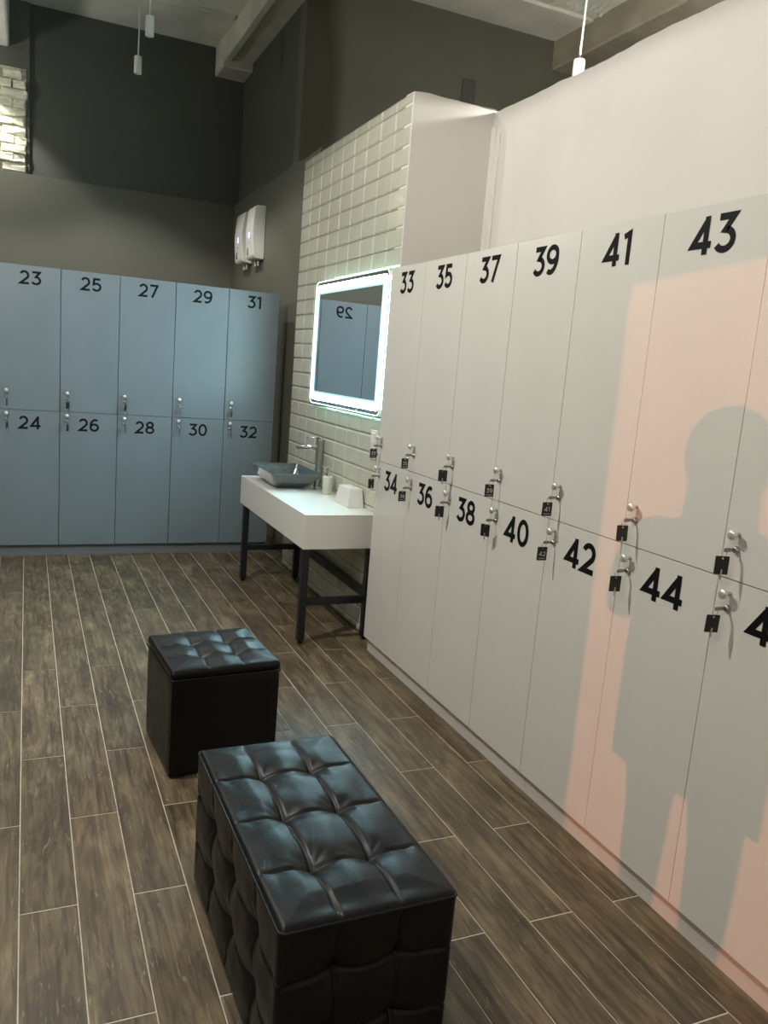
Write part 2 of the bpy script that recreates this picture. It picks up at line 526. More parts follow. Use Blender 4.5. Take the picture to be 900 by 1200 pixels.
# ceiling, with the concrete slab edge and beams
struct('ceiling', bx(LEFT_X - 0.15, RIGHT_X + 0.15, BACK_Y - 0.2, BY + 0.25, CEIL, CEIL + 0.15), M['ceiling'], 'rough grey concrete ceiling')
b = bmesh.new()
box(b, LEFT_X, 1.69, 7.80, 7.89, CEIL - 0.03, CEIL + 0.01, bevel=0.008)
bmesh.ops.subdivide_edges(b, edges=[e for e in b.edges if e.calc_length() > 2], cuts=60)
for v in b.verts:
    v.co.z += 0.012 * noise.noise(v.co * 6.0)
    v.co.y += 0.02 * noise.noise(v.co * 4.0 + Vector((3, 3, 3)))
struct('trim_1', b, M['ceiling'], 'plaster ridge across the far bay of the ceiling')
b = bmesh.new()
box(b, 1.712, 1.79, BACK_Y, BY + 0.08, 4.34, CEIL + 0.01, bevel=0.012)
box(b, 1.78, DX + 0.06, BACK_Y, BY + 0.08, 4.37, CEIL + 0.01)
box(b, 1.700, DX + 0.06, BY - 0.28, BY + 0.08, 4.288, CEIL + 0.01, bevel=0.012)
struct('beam_far', b, M['beam'], 'plastered concrete beam with a corbel over the far corner')
b = bmesh.new()
box(b, 4.285, 4.95, BACK_Y, 6.65, 4.315, CEIL + 0.01, bevel=0.015)
bmesh.ops.subdivide_edges(b, edges=[e for e in b.edges if e.calc_length() > 2], cuts=70)
for v in b.verts:
    v.co += Vector((0.01, 0, 0.012)) * noise.noise(v.co * 3.0)
struct('beam_right', b, M['beam_dull'], 'rough plastered beam above the white wall')
b = bmesh.new()
nu, nv = 90, 10        # crumbling plaster along the right-hand ceiling
gv = [[b.verts.new((2.3 + 1.98 * a / nu, 5.80 + 0.30 * c / nv, CEIL + 0.004 - (0.03 * abs(noise.noise((a * 0.45, c * 0.6, 2.0))) + 0.012 * abs(math.sin(a * 1.1))) * math.sin(math.pi * c / nv)))
       for c in range(nv + 1)] for a in range(nu + 1)]
for a in range(nu):
    for c in range(nv):
        b.faces.new((gv[a][c], gv[a][c + 1], gv[a + 1][c + 1], gv[a + 1][c]))
box(b, 2.3, 4.285, 6.08, 6.15, CEIL - 0.025, CEIL + 0.01, bevel=0.006)
struct('trim_2', b, M['ceiling'], 'crumbling plaster moulding on the ceiling')
struct('beam_left', bx(-0.75, -0.150, BACK_Y, BY + 0.05, 4.145, CEIL + 0.01, bevel=0.02, seg=2), M['beam_white'], 'white limewashed beam at the left edge')

# ------------------------------------------------------------------ digits built from strokes
def arc(cx, cy, rx, ry, a0, a1, n=18):
    return [(cx + rx * math.cos(math.radians(a0 + (a1 - a0) * i / n)), cy + ry * math.sin(math.radians(a0 + (a1 - a0) * i / n))) for i in range(n + 1)]
GL = {
    '0': (0.72, [('c', arc(0.36, 0.5, 0.28, 0.42, 0, 360, 28))]),
    '1': (0.44, [('o', [(0.28, 0.0), (0.28, 0.925), (0.03, 0.84)])]),
    '2': (0.70, [('o', arc(0.35, 0.655, 0.255, 0.265, 160, -38) + [(0.10, 0.08), (0.66, 0.08)])]),
    '3': (0.70, [('o', [(0.09, 0.92), (0.585, 0.92), (0.33, 0.585)] + arc(0.335, 0.33, 0.285, 0.25, 82, -150))]),
    '4': (0.78, [('o', [(0.55, 0.90), (0.10, 0.255), (0.76, 0.255)]), ('o', [(0.555, 0.0), (0.555, 1.0)])]),
    '5': (0.70, [('o', [(0.61, 0.92), (0.17, 0.92), (0.13, 0.53)] + arc(0.335, 0.335, 0.285, 0.255, 120, -150))]),
    '6': (0.72, [('c', arc(0.37, 0.325, 0.275, 0.245, 0, 360, 26)), ('o', arc(0.44, 0.42, 0.35, 0.50, 192, 62, 16))]),
    '7': (0.68, [('o', [(0.06, 0.92), (0.60, 0.92), (0.22, 0.0)])]),
    '8': (0.72, [('c', arc(0.36, 0.725, 0.225, 0.195, 0, 360, 24)), ('c', arc(0.36, 0.295, 0.275, 0.215, 0, 360, 26))]),
    '9': (0.72, [('c', arc(0.35, 0.675, 0.275, 0.245, 0, 360, 26)), ('o', arc(0.28, 0.58, 0.35, 0.50, 12, -118, 16))]),
}
def digits_mesh(text, cap, stroke, mat, depth=0.0008, out=1):
    """text centred at the origin in the local XZ plane, facing -Y"""
    total = sum(GL[ch][0] for ch in text) + 0.10 * (len(text) - 1)
    x = -total / 2
    bm = bmesh.new()
    for ch in text:
        w, strokes = GL[ch]
        for kind, pts in strokes:
            P = [Vector((p[0] + x, p[1] - 0.5)) for p in pts]
            closed = kind == 'c'
            if closed:
                P = P[:-1]
            n = len(P)
            L_, R_ = [], []
            for i in range(n):
                a = P[i - 1] if (i or closed) else None
                c = P[(i + 1) % n] if (i < n - 1 or closed) else None
                d1 = (P[i] - a).normalized() if a is not None else None
                d2 = (c - P[i]).normalized() if c is not None else None
                if d1 is None: d1 = d2
                if d2 is None: d2 = d1
                n1, n2 = Vector((-d1.y, d1.x)), Vector((-d2.y, d2.x))
                m = (n1 + n2)
                m = m.normalized() if m.length > 1e-6 else n1
                k = 1.0 / max(0.36, m.dot(n1))
                L_.append(P[i] + m * k * stroke / 2)
                R_.append(P[i] - m * k * stroke / 2)
            top = -depth - 0.0003 * strokes.index((kind, pts))
            vl = [bm.verts.new((p.x * cap, top, p.y * cap)) for p in L_]
            vr = [bm.verts.new((p.x * cap, top, p.y * cap)) for p in R_]
            for i in range(n if closed else n - 1):
                j = (i + 1) % n
                bm.faces.new((vr[i], vr[j], vl[j], vl[i]))
        x += w + 0.10
    bmesh.ops.recalc_face_normals(bm, faces=bm.faces)
    for f in bm.faces:
        f.normal_update()
        if f.normal.y > 0:
            f.normal_flip()
    return mesh_from(bm, 'number', mat)

# ------------------------------------------------------------------ lockers (local: front at y=0 facing -y, width along +x)
def door_mesh(z0, z1, mat, gap, bev):
    return mesh_from(bx(gap, LW - gap, 0, 0.018, z0 + 0.0014, z1 - 0.0014, bevel=bev), 'door', mat)
knob_b = bmesh.new()
lathe(knob_b, [(0.0055, 0.0), (0.0055, -0.014), (0.007, -0.017), (0.012, -0.020), (0.0142, -0.025), (0.0135, -0.030), (0.009, -0.0335), (0.002, -0.0345)], 18, 'Y')
KNOB = mesh_from(knob_b, 'knob', M['satin'], True)
rose_b = bmesh.new()
lathe(rose_b, [(0.0105, 0.0), (0.0105, -0.003), (0.0088, -0.0045), (0.0088, -0.010), (0.006, -0.0115)], 18, 'Y')
LOCK = mesh_from(rose_b, 'cam_lock', M['steel'], True)
LOCK_X = 0.047

DOORS = {}
def locker(up, low, loc, rotz, kind, label, depth, group):
    mat = M['loc_white'] if kind == 'w' else M['loc_grey']
    if kind not in DOORS:
        gb = (0.0012, 0.0003) if kind == 'w' else (0.0019, 0.0010)
        body = bx(0.0006, LW - 0.0006, 0.0195, depth, ZB, ZT - 0.001)
        DOORS[kind] = (door_mesh(ZM, ZT, mat, *gb), door_mesh(ZB, ZM, mat, *gb), mesh_from(body, 'carcass', M['loc_white_body'] if kind == 'w' else M['loc_grey_body']))
    t = thing('locker', label, 'locker', loc, rotz, group)
    u, l, c = DOORS[kind]
    obj('carcass', c, t)
    cap, st = (0.104, 0.185) if kind == 'w' else (0.094, 0.165)
    zk = (1.2045, 1.163, 1.042, 1.001) if kind == 'w' else (1.215, 1.172, 1.052, 1.010)
    for me, num, zc, kz, lz in ((u, up, 2.0, zk[0], zk[1]), (l, low, 0.990, zk[2], zk[3])):
        d = obj('door', me, t)
        nm = obj('number', digits_mesh(str(num), cap, st, M['black_vinyl']), d, (0.2, 0, zc))
        nm['label'] = 'black number %d' % num
        obj('knob', KNOB, d, (LOCK_X, 0.0, kz))
        obj('cam_lock', LOCK, d, (LOCK_X, 0.0, lz))
    return t, (zk[1], zk[3])

# key hanging in a lock: shaft, bow, ring, tag; local frame: lock mouth at origin, outward -y
key_b = bmesh.new()
box(key_b, -0.0012, 0.0012, -0.030, -0.0105, -0.004, 0.004)
KEY_SHAFT = mesh_from(key_b, 'shaft', M['key_metal'])
bow_b = bmesh.new()
box(bow_b, -0.0022, 0.0022, -0.046, -0.022, -0.0055, 0.0055, bevel=0.002)
KEY_BOW = mesh_from(bow_b, 'bow', M['key_metal'])
ring_b = bmesh.new()
tube(ring_b, [(0, -0.043 + 0.009 * math.cos(a), -0.009 + 0.011 * math.sin(a)) for a in [2 * math.pi * i / 16 for i in range(16)]], 0.0009, 5, closed=True)
KEY_RING = mesh_from(ring_b, 'ring', M['chrome'], True)
tag_b = bmesh.new()
box(tag_b, -0.0195, 0.0195, -0.0015, 0.0015, -0.050, 0.0, bevel=0.0014)
KEY_TAG = mesh_from(tag_b, 'tag', M['tag'])
hole_b = bmesh.new()
lathe(hole_b, [(0.0026, 0.0), (0.0026, -0.0006)], 10, 'Y')
KEY_EYE = mesh_from(hole_b, 'eyelet', M['chrome'])
spare_b = bmesh.new()
box(spare_b, -0.0025, 0.0025, -0.004, -0.002, -0.064, -0.036, bevel=0.0008)
KEY_SPARE = mesh_from(spare_b, 'spare_key', M['steel'])
SMALL = {}
def key_in_lock(num, base, rotz, yaw, tilt, printed, label, spare=False, group='keys with black number tags'):
    k = thing('key', label, 'key', base, rotz, group)
    obj('shaft', KEY_SHAFT, k); obj('bow', KEY_BOW, k); obj('ring', KEY_RING, k)
    tg = obj('tag', KEY_TAG, k, (0, -0.047, -0.016), (tilt, 0, yaw))
    obj('eyelet', KEY_EYE, tg, (0, -0.0015, -0.006))
    if printed:
        pn = obj('tag_number', digits_mesh(str(num), 0.017, 0.13, M['tag_print'], 0.0004), tg, (0, -0.0016, -0.025))
        lb = bmesh.new()
        for i in range(6):
            box(lb, -0.013 + i * 0.0045, -0.0098 + i * 0.0045, -0.0003, 0.0, -0.001, 0.001)
        part('tag_line', lb, M['tag_print'], tg, loc=(0, -0.0016, -0.042))
    if spare:
        obj('spare_key', KEY_SPARE, tg)
    return k

# white lockers along the right-hand wall
notes = {33: 'beside the vanity', 35: 'second from the vanity', 37: 'third from the vanity', 39: 'fourth from the vanity',
         41: 'at the edge of the pink sunlight', 43: 'crossed by the shadow of a head', 45: 'cut by the right edge'}
tagrot = {33: (0.05, 1), 34: (0.25, 0), 35: (0.12, 1), 36: (0.0, 1), 37: (-0.5, 0), 38: (-0.45, 0), 39: (-0.15, 1), 40: (-0.95, 0), 41: (-0.1, 1), 42: (-0.12, 1),
          43: (-0.15, 0), 44: (-0.18, 0), 45: (-0.35, 0), 46: (-0.3, 0), 47: (0.2, 0), 48: (0.1, 0)}
RW = -math.pi / 2
where_w = ['white locker beside the vanity'] + ['%s white locker from the vanity' % w for w in ('second', 'third', 'fourth', 'fifth', 'sixth', 'seventh', 'eighth')]
for i in range(8):
    n = 33 + 2 * i
    lab = 'white locker with doors %d and %d, %s' % (n, n + 1, notes.get(n, 'nearest the camera, outside the picture'))
    t, lz = locker(n, n + 1, (XW, YW0 - LW * i, 0), RW, 'w', lab, 0.55, 'white lockers along the right wall')
    for num, z in ((n, lz[0]), (n + 1, lz[1])):
        yaw, pr = tagrot[num]
        face = 'showing number %d' % num if pr else 'with its tag number turned away'
        key_in_lock(num, (XW, YW0 - LW * i - LOCK_X, z), RW, math.pi / 2 + 0.42 + yaw - 0.42, random.uniform(-0.06, 0.06), pr,
                    'key with black tag in the %s lock of the %s' % ('upper' if num % 2 else 'lower', where_w[i]), spare=not pr)
b = bmesh.new()
struct('trim_3', bx(XW + 0.0277, XW + 0.045, 2.386, YW0, 0, ZB - 0.001, bevel=0.001), M['plinth_white'], 'white plinth board under the far white lockers')
struct('trim_4', bx(XW + 0.0277, XW + 0.045, YW0 - LW * 8, 2.3845, 0, ZB - 0.001, bevel=0.001), M['plinth_white'], 'white plinth board under the near white lockers')
struct('trim_5', bx(XW + 0.045, XW + 0.50, YW0 - LW * 8, YW0, 0, ZB - 0.001), M['loc_white_body'])

# grey lockers across the far end
gnotes = {21: 'beyond the left edge', 23: 'at the left edge of the picture', 25: 'second from the left edge', 27: 'in the middle of the grey row',
          29: 'second from the right end', 31: 'rightmost in its row'}
where_g = ['grey locker outside the left edge', 'leftmost grey locker shown', 'second grey locker from left', 'middle grey locker', 'fourth grey locker from left', 'rightmost grey locker']
for i in range(-1, 5):
    n = 23 + 2 * i
    lab = 'blue grey locker with doors %d and %d, %s' % (n, n + 1, gnotes[n])
    t, lz = locker(n, n + 1, (XG0 + LW * i, YG, 0), 0, 'g', lab, 0.30, 'blue grey lockers across the far end')
    for num, z in ((n, lz[0]), (n + 1, lz[1])):
        key_in_lock(num, (XG0 + LW * i + LOCK_X + 0.004, YG, z), 0, random.choice((1.15, 1.35, 1.0, 1.9)) + random.uniform(-.15, .15), random.uniform(-0.05, 0.05), 0,
                    'key with black tag in the %s lock of the %s' % ('upper' if num % 2 else 'lower', where_g[i + 1]), spare=(num % 3 == 0))
struct('trim_6', bx(XG0 - LW, XG0 + 5 * LW, YG + 0.03, YG + 0.29, 0, ZB - 0.001, bevel=0.001), M['plinth_grey'], 'grey plinth under the grey lockers')

# ------------------------------------------------------------------ lit mirror
def rrect(y0, y1, z0, z1, r, n=6):
    pts = []
    for cy, cz, a0 in ((y1 - r, z1 - r, 0), (y0 + r, z1 - r, 90), (y0 + r, z0 + r, 180), (y1 - r, z0 + r, 270)):
        for i in range(n + 1):
            a = math.radians(a0 + 90 * i / n)
            pts.append((cy + r * math.cos(a), cz + r * math.sin(a)))
    return pts
def ring_strip(bm, outer, inner, x):
    A = [bm.verts.new((x, *p)) for p in outer]; B = [bm.verts.new((x, *p)) for p in inner]
    n = len(A)
    for i in range(n):
        j = (i + 1) % n
        bm.faces.new((A[i], A[j], B[j], B[i]))
    bmesh.ops.recalc_face_normals(bm, faces=bm.faces)
    for f in bm.faces:
        f.normal_update()
        if f.normal.x > 0:
            f.normal_flip()
MY0, MY1, MZ0, MZ1, MXF = 4.148, 5.385, 1.303, 2.108, 1.796
cy_, cz_ = (MY0 + MY1) / 2, MZ0
mir = thing('led_mirror', 'rectangular mirror with a glowing cool white LED border on the tiled wall', 'mirror', (MXF, cy_, MZ0))
def loc_rr(i, r):
    return [(p[0] - cy_, p[1] - cz_) for p in rrect(MY0 + i, MY1 - i, MZ0 + i, MZ1 - i, r)]
def prism(bm, pts, x0, x1):
    A = [bm.verts.new((x0, *p)) for p in pts]; B = [bm.verts.new((x1, *p)) for p in pts]
    n = len(pts)
    bm.faces.new(A); bm.faces.new(list(reversed(B)))
    for i in range(n):
        j = (i + 1) % n
        bm.faces.new((A[i], B[i], B[j], A[j]))
    bmesh.ops.recalc_face_normals(bm, faces=bm.faces)
    return bm
part('glass', prism(bmesh.new(), loc_rr(0.0, 0.05), 0.0, 0.005), M['mirror'], mir)
s_ = bmesh.new(); ring_strip(s_, loc_rr(0.028, 0.034), loc_rr(0.062, 0.010), -0.0020)
part('led_band', s_, M['led'], mir)
for k_, (i0, i1, st_) in enumerate(((0.062, 0.068, 3.0), (0.068, 0.075, 1.0), (0.075, 0.084, 0.35))):   # frosted fade inside the band
    s_ = bmesh.new(); ring_strip(s_, loc_rr(i0, 0.010), loc_rr(i1, 0.008), -0.0020)
    part('frosted_edge', s_, emit_mat('frosted_glow', LED_COL, st_), mir)
s_ = bmesh.new(); ring_strip(s_, loc_rr(0.0, 0.05), loc_rr(0.006, 0.045), -0.0020)
part('bright_edge', s_, emit_mat('lit_glass_edge', (0.70, 1.0, 0.95), 2.0), mir)
part('back_frame', prism(bmesh.new(), loc_rr(0.034, 0.026), 0.006, TX - MXF + 0.002), M['white_plastic'], mir)
# backlight strip round the rear frame, behind the glass
s_ = bmesh.new()
A_, B_ = loc_rr(0.030, 0.03), loc_rr(0.030, 0.03)
va = [s_.verts.new((0.012, *p)) for p in A_]; vb = [s_.verts.new((0.026, *p)) for p in B_]
for i in range(len(va)):
    j = (i + 1) % len(va)
    s_.faces.new((va[i], va[j], vb[j], vb[i]))
bmesh.ops.recalc_face_normals(s_, faces=s_.faces)
part('backlight_strip', s_, M['led_back'], mir)

# ------------------------------------------------------------------ vanity
VX0, VX1, VY0, VY1, VZ0, VZ1 = 1.40, TX - 0.002, 4.148, 5.615, 0.550, 0.747
van = thing('vanity_table', 'white slab vanity on a black metal frame under the lit mirror', 'vanity', ((VX0 + VX1) / 2, (VY0 + VY1) / 2, 0))
ox, oy = (VX0 + VX1) / 2, (VY0 + VY1) / 2
part('countertop', bx(VX0 - ox, VX1 - ox, VY0 - oy, VY1 - oy, VZ0, VZ1, bevel=0.003, seg=2), M['slab_white'], van)
LX = (VX0 + 0.022, VX1 - 0.026)
LY = (VY0 + 0.022, 5.515)
for ix, lx in enumerate(LX):
    for ly in LY:
        lg = part('leg', bx(lx - ox - 0.02, lx - ox + 0.02, ly - oy - 0.02, ly - oy + 0.02, 0.018, VZ0, bevel=0.002), M['black_metal'], van)
        part('foot', lathe(bmesh.new(), [(0.013, 0.0), (0.013, 0.010), (0.007, 0.012), (0.007, 0.02)], 12, 'Z', (lx - ox, ly - oy, 0)), M['black_metal'], lg)
for ly in LY:
    part('rail', bx(LX[0] - ox + 0.02, LX[1] - ox - 0.02, ly - oy - 0.018, ly - oy + 0.018, 0.226, 0.264, bevel=0.002), M['black_metal'], van)
part('rail', bx(LX[1] - ox - 0.018, LX[1] - ox + 0.018, LY[0] - oy + 0.02, LY[1] - oy - 0.02, 0.250, 0.296, bevel=0.002), M['black_metal'], van)

# vessel basin
def basin():
    t = thing('vessel_basin', 'rectangular silver grey glass basin on the white vanity', 'basin', (1.600, 5.215, VZ1))
    levels_o = [(0.095, 0.130, 0.0, 0.03), (0.112, 0.165, 0.012, 0.035), (0.140, 0.215, 0.045, 0.03), (0.165, 0.258, 0.085, 0.02), (0.178, 0.280, 0.112, 0.012)]
    levels_i = [(0.172, 0.274, 0.113, 0.010), (0.158, 0.250, 0.088, 0.02), (0.132, 0.208, 0.050, 0.03), (0.105, 0.155, 0.022, 0.035), (0.05, 0.07, 0.016, 0.03)]
    bm = bmesh.new()
    rings = []
    for hx, hy, z, r in levels_o + levels_i:
        pts = rrect(-hx, hx, -hy, hy, min(r, hx * 0.6))
        ring = []
        for px, py in pts:
            corner = max(0.0, (abs(px) / hx) * (abs(py) / hy) - 0.45) if z > 0.08 else 0
            ring.append(bm.verts.new((px, py, z + 0.012 * corner - (0.006 if z > 0.1 else 0))))
        rings.append(ring)
    for a, c in zip(rings, rings[1:]):
        for i in range(len(a)):
            j = (i + 1) % len(a)
            bm.faces.new((a[i], a[j], c[j], c[i]))
    bm.faces.new(list(reversed(rings[0]))); bm.faces.new(rings[-1])
    bmesh.ops.recalc_face_normals(bm, faces=bm.faces)
    bw = part('bowl', bm, M['basin'], t, smooth=True)
    bw.data.set_sharp_from_angle(angle=math.radians(24))
    part('drain', lathe(bmesh.new(), [(0.022, 0.0165), (0.022, 0.019), (0.016, 0.0205)], 16), M['chrome'], t)
basin()

# faucet
fc = thing('faucet', 'tall chrome column faucet behind the glass basin', 'faucet', (1.803, 5.135, VZ1))
part('column', lathe(bmesh.new(), [(0.026, 0.0), (0.026, 0.006), (0.022, 0.008), (0.022, 0.318), (0.0205, 0.321)], 24), M['steel'], fc, smooth=False)
part('spout', tube(bmesh.new(), [(0, 0.0, 0.272), (-0.07, 0.008, 0.270), (-0.155, 0.016, 0.266)], 0.0135, 14), M['chrome'], fc, smooth=True)
part('cap', lathe(bmesh.new(), [(0.0225, 0.322), (0.0225, 0.338), (0.020, 0.341)], 24), M['chrome'], fc)
part('lever', tube(bmesh.new(), [(-0.005, 0, 0.331), (-0.085, 0.02, 0.335)], [0.006, 0.0045], 10), M['chrome'], fc, smooth=True)

# soap dispenser
sd = thing('soap_dispenser', 'small grey ceramic soap dispenser with a pump beside the basin', 'soap dispenser', (1.772, 4.845, VZ1))
part('bottle', lathe(bmesh.new(), [(0.026, 0), (0.0285, 0.004), (0.034, 0.10), (0.034, 0.112), (0.030, 0.118), (0.014, 0.119)], 24), M['ceramic'], sd, smooth=True)
pmp = part('pump', lathe(bmesh.new(), [(0.014, 0.119), (0.014, 0.138), (0.006, 0.140), (0.006, 0.165), (0.009, 0.166), (0.009, 0.176), (0.004, 0.178)], 16), M['chrome'], sd)
part('nozzle', tube(bmesh.new(), [(0, 0, 0.171), (-0.02, -0.004, 0.171), (-0.036, -0.007, 0.165)], 0.0035, 8), M['chrome'], pmp, smooth=True)

# tapered white tissue box
tb = thing('tissue_box', 'white tapered tissue holder standing near the end of the vanity', 'tissue box', (1.782, 4.475, VZ1))
bm = bmesh.new()
lo = [bm.verts.new(p) for p in ((-0.052, -0.115, 0), (0.052, -0.115, 0), (0.052, 0.115, 0), (-0.052, 0.115, 0))]
hi = [bm.verts.new(p) for p in ((-0.034, -0.092, 0.110), (0.044, -0.092, 0.110), (0.044, 0.092, 0.110), (-0.034, 0.092, 0.110))]
bm.faces.new(list(reversed(lo))); bm.faces.new(hi)
for i in range(4):
    j = (i + 1) % 4
    bm.faces.new((lo[i], lo[j], hi[j], hi[i]))
bmesh.ops.bevel(bm, geom=bm.edges[:], offset=0.003, segments=2, affect='EDGES')
part('cover', bm, M['white_plastic'], tb)

# switch plate
sw = thing('switch_plate', 'white double switch and socket plate on the tiles beside locker 33', 'switch', (TX - 0.001, 4.285, 1.052))
part('plate', bx(-0.009, 0, -0.042, 0.042, 0, 0.165, bevel=0.002), M['cream_plastic'], sw)
part('rocker', bx(-0.014, -0.008, -0.030, 0.030, 0.092, 0.152, bevel=0.002), M['white_plastic'], sw)
so = part('socket', lathe(bmesh.new(), [(0.026, -0.008), (0.026, -0.013), (0.022, -0.013), (0.020, -0.009)], 20, 'X', (0, 0, 0.042)), M['white_plastic'], sw)

# ------------------------------------------------------------------ wall appliances
def appliance(y0, y1, label):
    t = thing('wall_appliance', label, 'appliance', (DX, (y0 + y1) / 2, 2.45), 0, 'white appliances on the olive side wall')
    w = (y1 - y0) / 2
    bm = bmesh.new()
    prof = [(0.0, 0.0), (-0.085, 0.006), (-0.098, 0.03), (-0.112, 0.20), (-0.112, 0.27), (-0.098, 0.43), (-0.088, 0.455), (0.0, 0.462)]
    A = [bm.verts.new((x, -w, z)) for x, z in prof]; B = [bm.verts.new((x, w, z)) for x, z in prof]
    bm.faces.new(list(reversed(A))); bm.faces.new(B)
    for i in range(len(prof)):
        j = (i + 1) % len(prof)
        bm.faces.new((A[i], A[j], B[j], B[i]))
    bmesh.ops.recalc_face_normals(bm, faces=bm.faces)
    bmesh.ops.bevel(bm, geom=[e for e in bm.edges if e.calc_face_angle(0) > 1.0], offset=0.006, segments=2, affect='EDGES')
    part('housing', bm, M['white_plastic'], t)
    part('display', bx(-0.1135, -0.111, -0.026, 0.026, 0.185, 0.235), M['display'], t)
    part('button', lathe(bmesh.new(), [(0.011, 0.002), (0.011, -0.003)], 14, 'X', (-0.110, 0, 0.150)), M['cream_plastic'], t)
    bm = bmesh.new()
    for i in range(5):
        box(bm, -0.1062, -0.099, 0.050, 0.072, 0.045 + 0.013 * i, 0.053 + 0.013 * i)
    part('marking', bm, M['black_vinyl'], t)
    part('seam_strip', bx(-0.110, -0.02, -w - 0.0008, -w + 0.001, 0.228, 0.230), M['cream_plastic'], t)
    for dy in (-0.05, 0.05):
        part('pipe', tube(bmesh.new(), [(-0.03, dy, -0.05), (-0.03, dy, 0.01)], 0.010, 10), M['cream_plastic'], t)
appliance(7.35, 7.615, 'white wall appliance with a blue display, nearer of the pair')
appliance(7.76, 8.05, 'white wall appliance with a blue display, farther, in the corner')

# ------------------------------------------------------------------ pendants
def pendant(x, y, z, watts, label, group='slim white pendant lamps', cone=166):
    t = thing('pendant_lamp', label, 'pendant lamp', (x, y, z), 0, group)
    prof = [(0.018, 0.016), (0.024, 0.002), (0.0285, 0.0), (0.031, 0.004), (0.031, 0.128), (0.028, 0.134), (0.006, 0.135)]
    part('body', lathe(bmesh.new(), prof, 24, cap=True), M['pend_white'], t, smooth=False)
    part('cord', tube(bmesh.new(), [(0.0, 0, 0.134), (0.004, 0.002, 0.4), (0.001, 0, CEIL - z)], 0.0055, 8), M['cord_white'], t, smooth=True)
    part('ceiling_rose', lathe(bmesh.new(), [(0.04, CEIL - z - 0.02), (0.045, CEIL - z)], 20), M['pend_white'], t)
    part('reflector', lathe(bmesh.new(), [(0.017, 0.0145), (0.017, 0.0155)], 20), M['lamp_inner'], t)
    ld = bpy.data.lights.new('pendant_light', 'SPOT')
    ld.energy = watts
    ld.color = LAMP_COL
    ld.spot_size = math.radians(cone)
    ld.spot_blend = 0.35 if cone < 150 else 0.08
    ld.shadow_soft_size = 0.02
    lo = bpy.data.objects.new('pendant_light', ld)
    COL.objects.link(lo)
    lo.parent = t
    lo.location = (0, 0, -0.03)
    return t
pendant(*PENDANTS_SEEN[0], 'slim white pendant lamp hanging lower against the charcoal wall', cone=104)
pendant(*PENDANTS_SEEN[1], 'slim white pendant lamp hanging higher against the concrete ceiling', cone=112)
pendant(*PENDANT_BEHIND_WALL, 'white pendant lamp just showing over the white wall')
pendant(*PENDANT_BY_PIER, 'slim white pendant lamp close to the limewashed brick pier', cone=100)
for i, p in enumerate(PENDANTS_OVERHEAD):
    pendant(*p, ('slim white pendant lamp left of the long ottoman, above the picture', 'slim white pendant lamp over the vanity aisle, above the picture',
                 'slim white pendant lamp over the camera, above the picture')[i])

def globe(x, y, z, watts, label):
    t = thing('fill_globe_lamp', label, 'pendant lamp', (x, y, z))
    gm = bmesh.new()
    bmesh.ops.create_uvsphere(gm, u_segments=24, v_segments=16, radius=0.09)
    part('globe', gm, emit_mat('fill_globe_glass', LAMP_COL, watts / (4 * math.pi * math.pi * 0.09 ** 2)), t, smooth=True)
    part('cord', tube(bmesh.new(), [(0, 0, 0.085), (0, 0, CEIL - z)], 0.004, 8), M['cord_white'], t)
    part('ceiling_rose', lathe(bmesh.new(), [(0.04, CEIL - z - 0.02), (0.045, CEIL - z)], 20), M['pend_white'], t)
for p_, l_ in zip(FILL_GLOBES, ('added frosted globe fill lamp beside the far pier, left of the picture',)):
    globe(*p_, l_)
for (y0, y1, z, w_), l_ in zip(FILL_TUBES, ('added long tube fill lamp on the left wall near the entrance',)):
    t = thing('fill_tube_lamp', l_, 'wall lamp', (LEFT_X, (y0 + y1) / 2, z))
    hl = (y1 - y0) / 2
    part('batten', bx(0.0, 0.05, -hl - 0.03, hl + 0.03, -0.03, 0.03, bevel=0.004), M['pend_white'], t)
    part('tube', tube(bmesh.new(), [(0.085, -hl, 0), (0.085, 0, 0), (0.085, hl, 0)], 0.02, 14), emit_mat('fill_tube_glass', LAMP_COL, w_ / (math.pi * 2 * math.pi * 0.02 * 2 * hl)), t, smooth=True)
    for sy in (-1, 1):
        part('end_cap', bx(0.03, 0.108, sy * (hl + 0.012) - 0.012, sy * (hl + 0.012) + 0.012, -0.023, 0.023, bevel=0.003), M['pend_white'], t)
bl = thing('fill_bulkhead_lamp', 'added round bulkhead fill lamp on the hidden back of the white wall', 'wall lamp', (WX + 0.125, 3.3, 2.62))
part('base', lathe(bmesh.new(), [(0.10, 0.0), (0.10, 0.025)], 24, 'X'), M['pend_white'], bl)
part('diffuser', lathe(bmesh.new(), [(0.09, 0.026), (0.085, 0.05), (0.06, 0.07), (0.01, 0.078)], 24, 'X'), emit_mat('fill_bulkhead_glass', LAMP_COL, FILL_BULKHEAD_WATTS / (math.pi * math.pi * 0.09 ** 2)), bl, smooth=True)

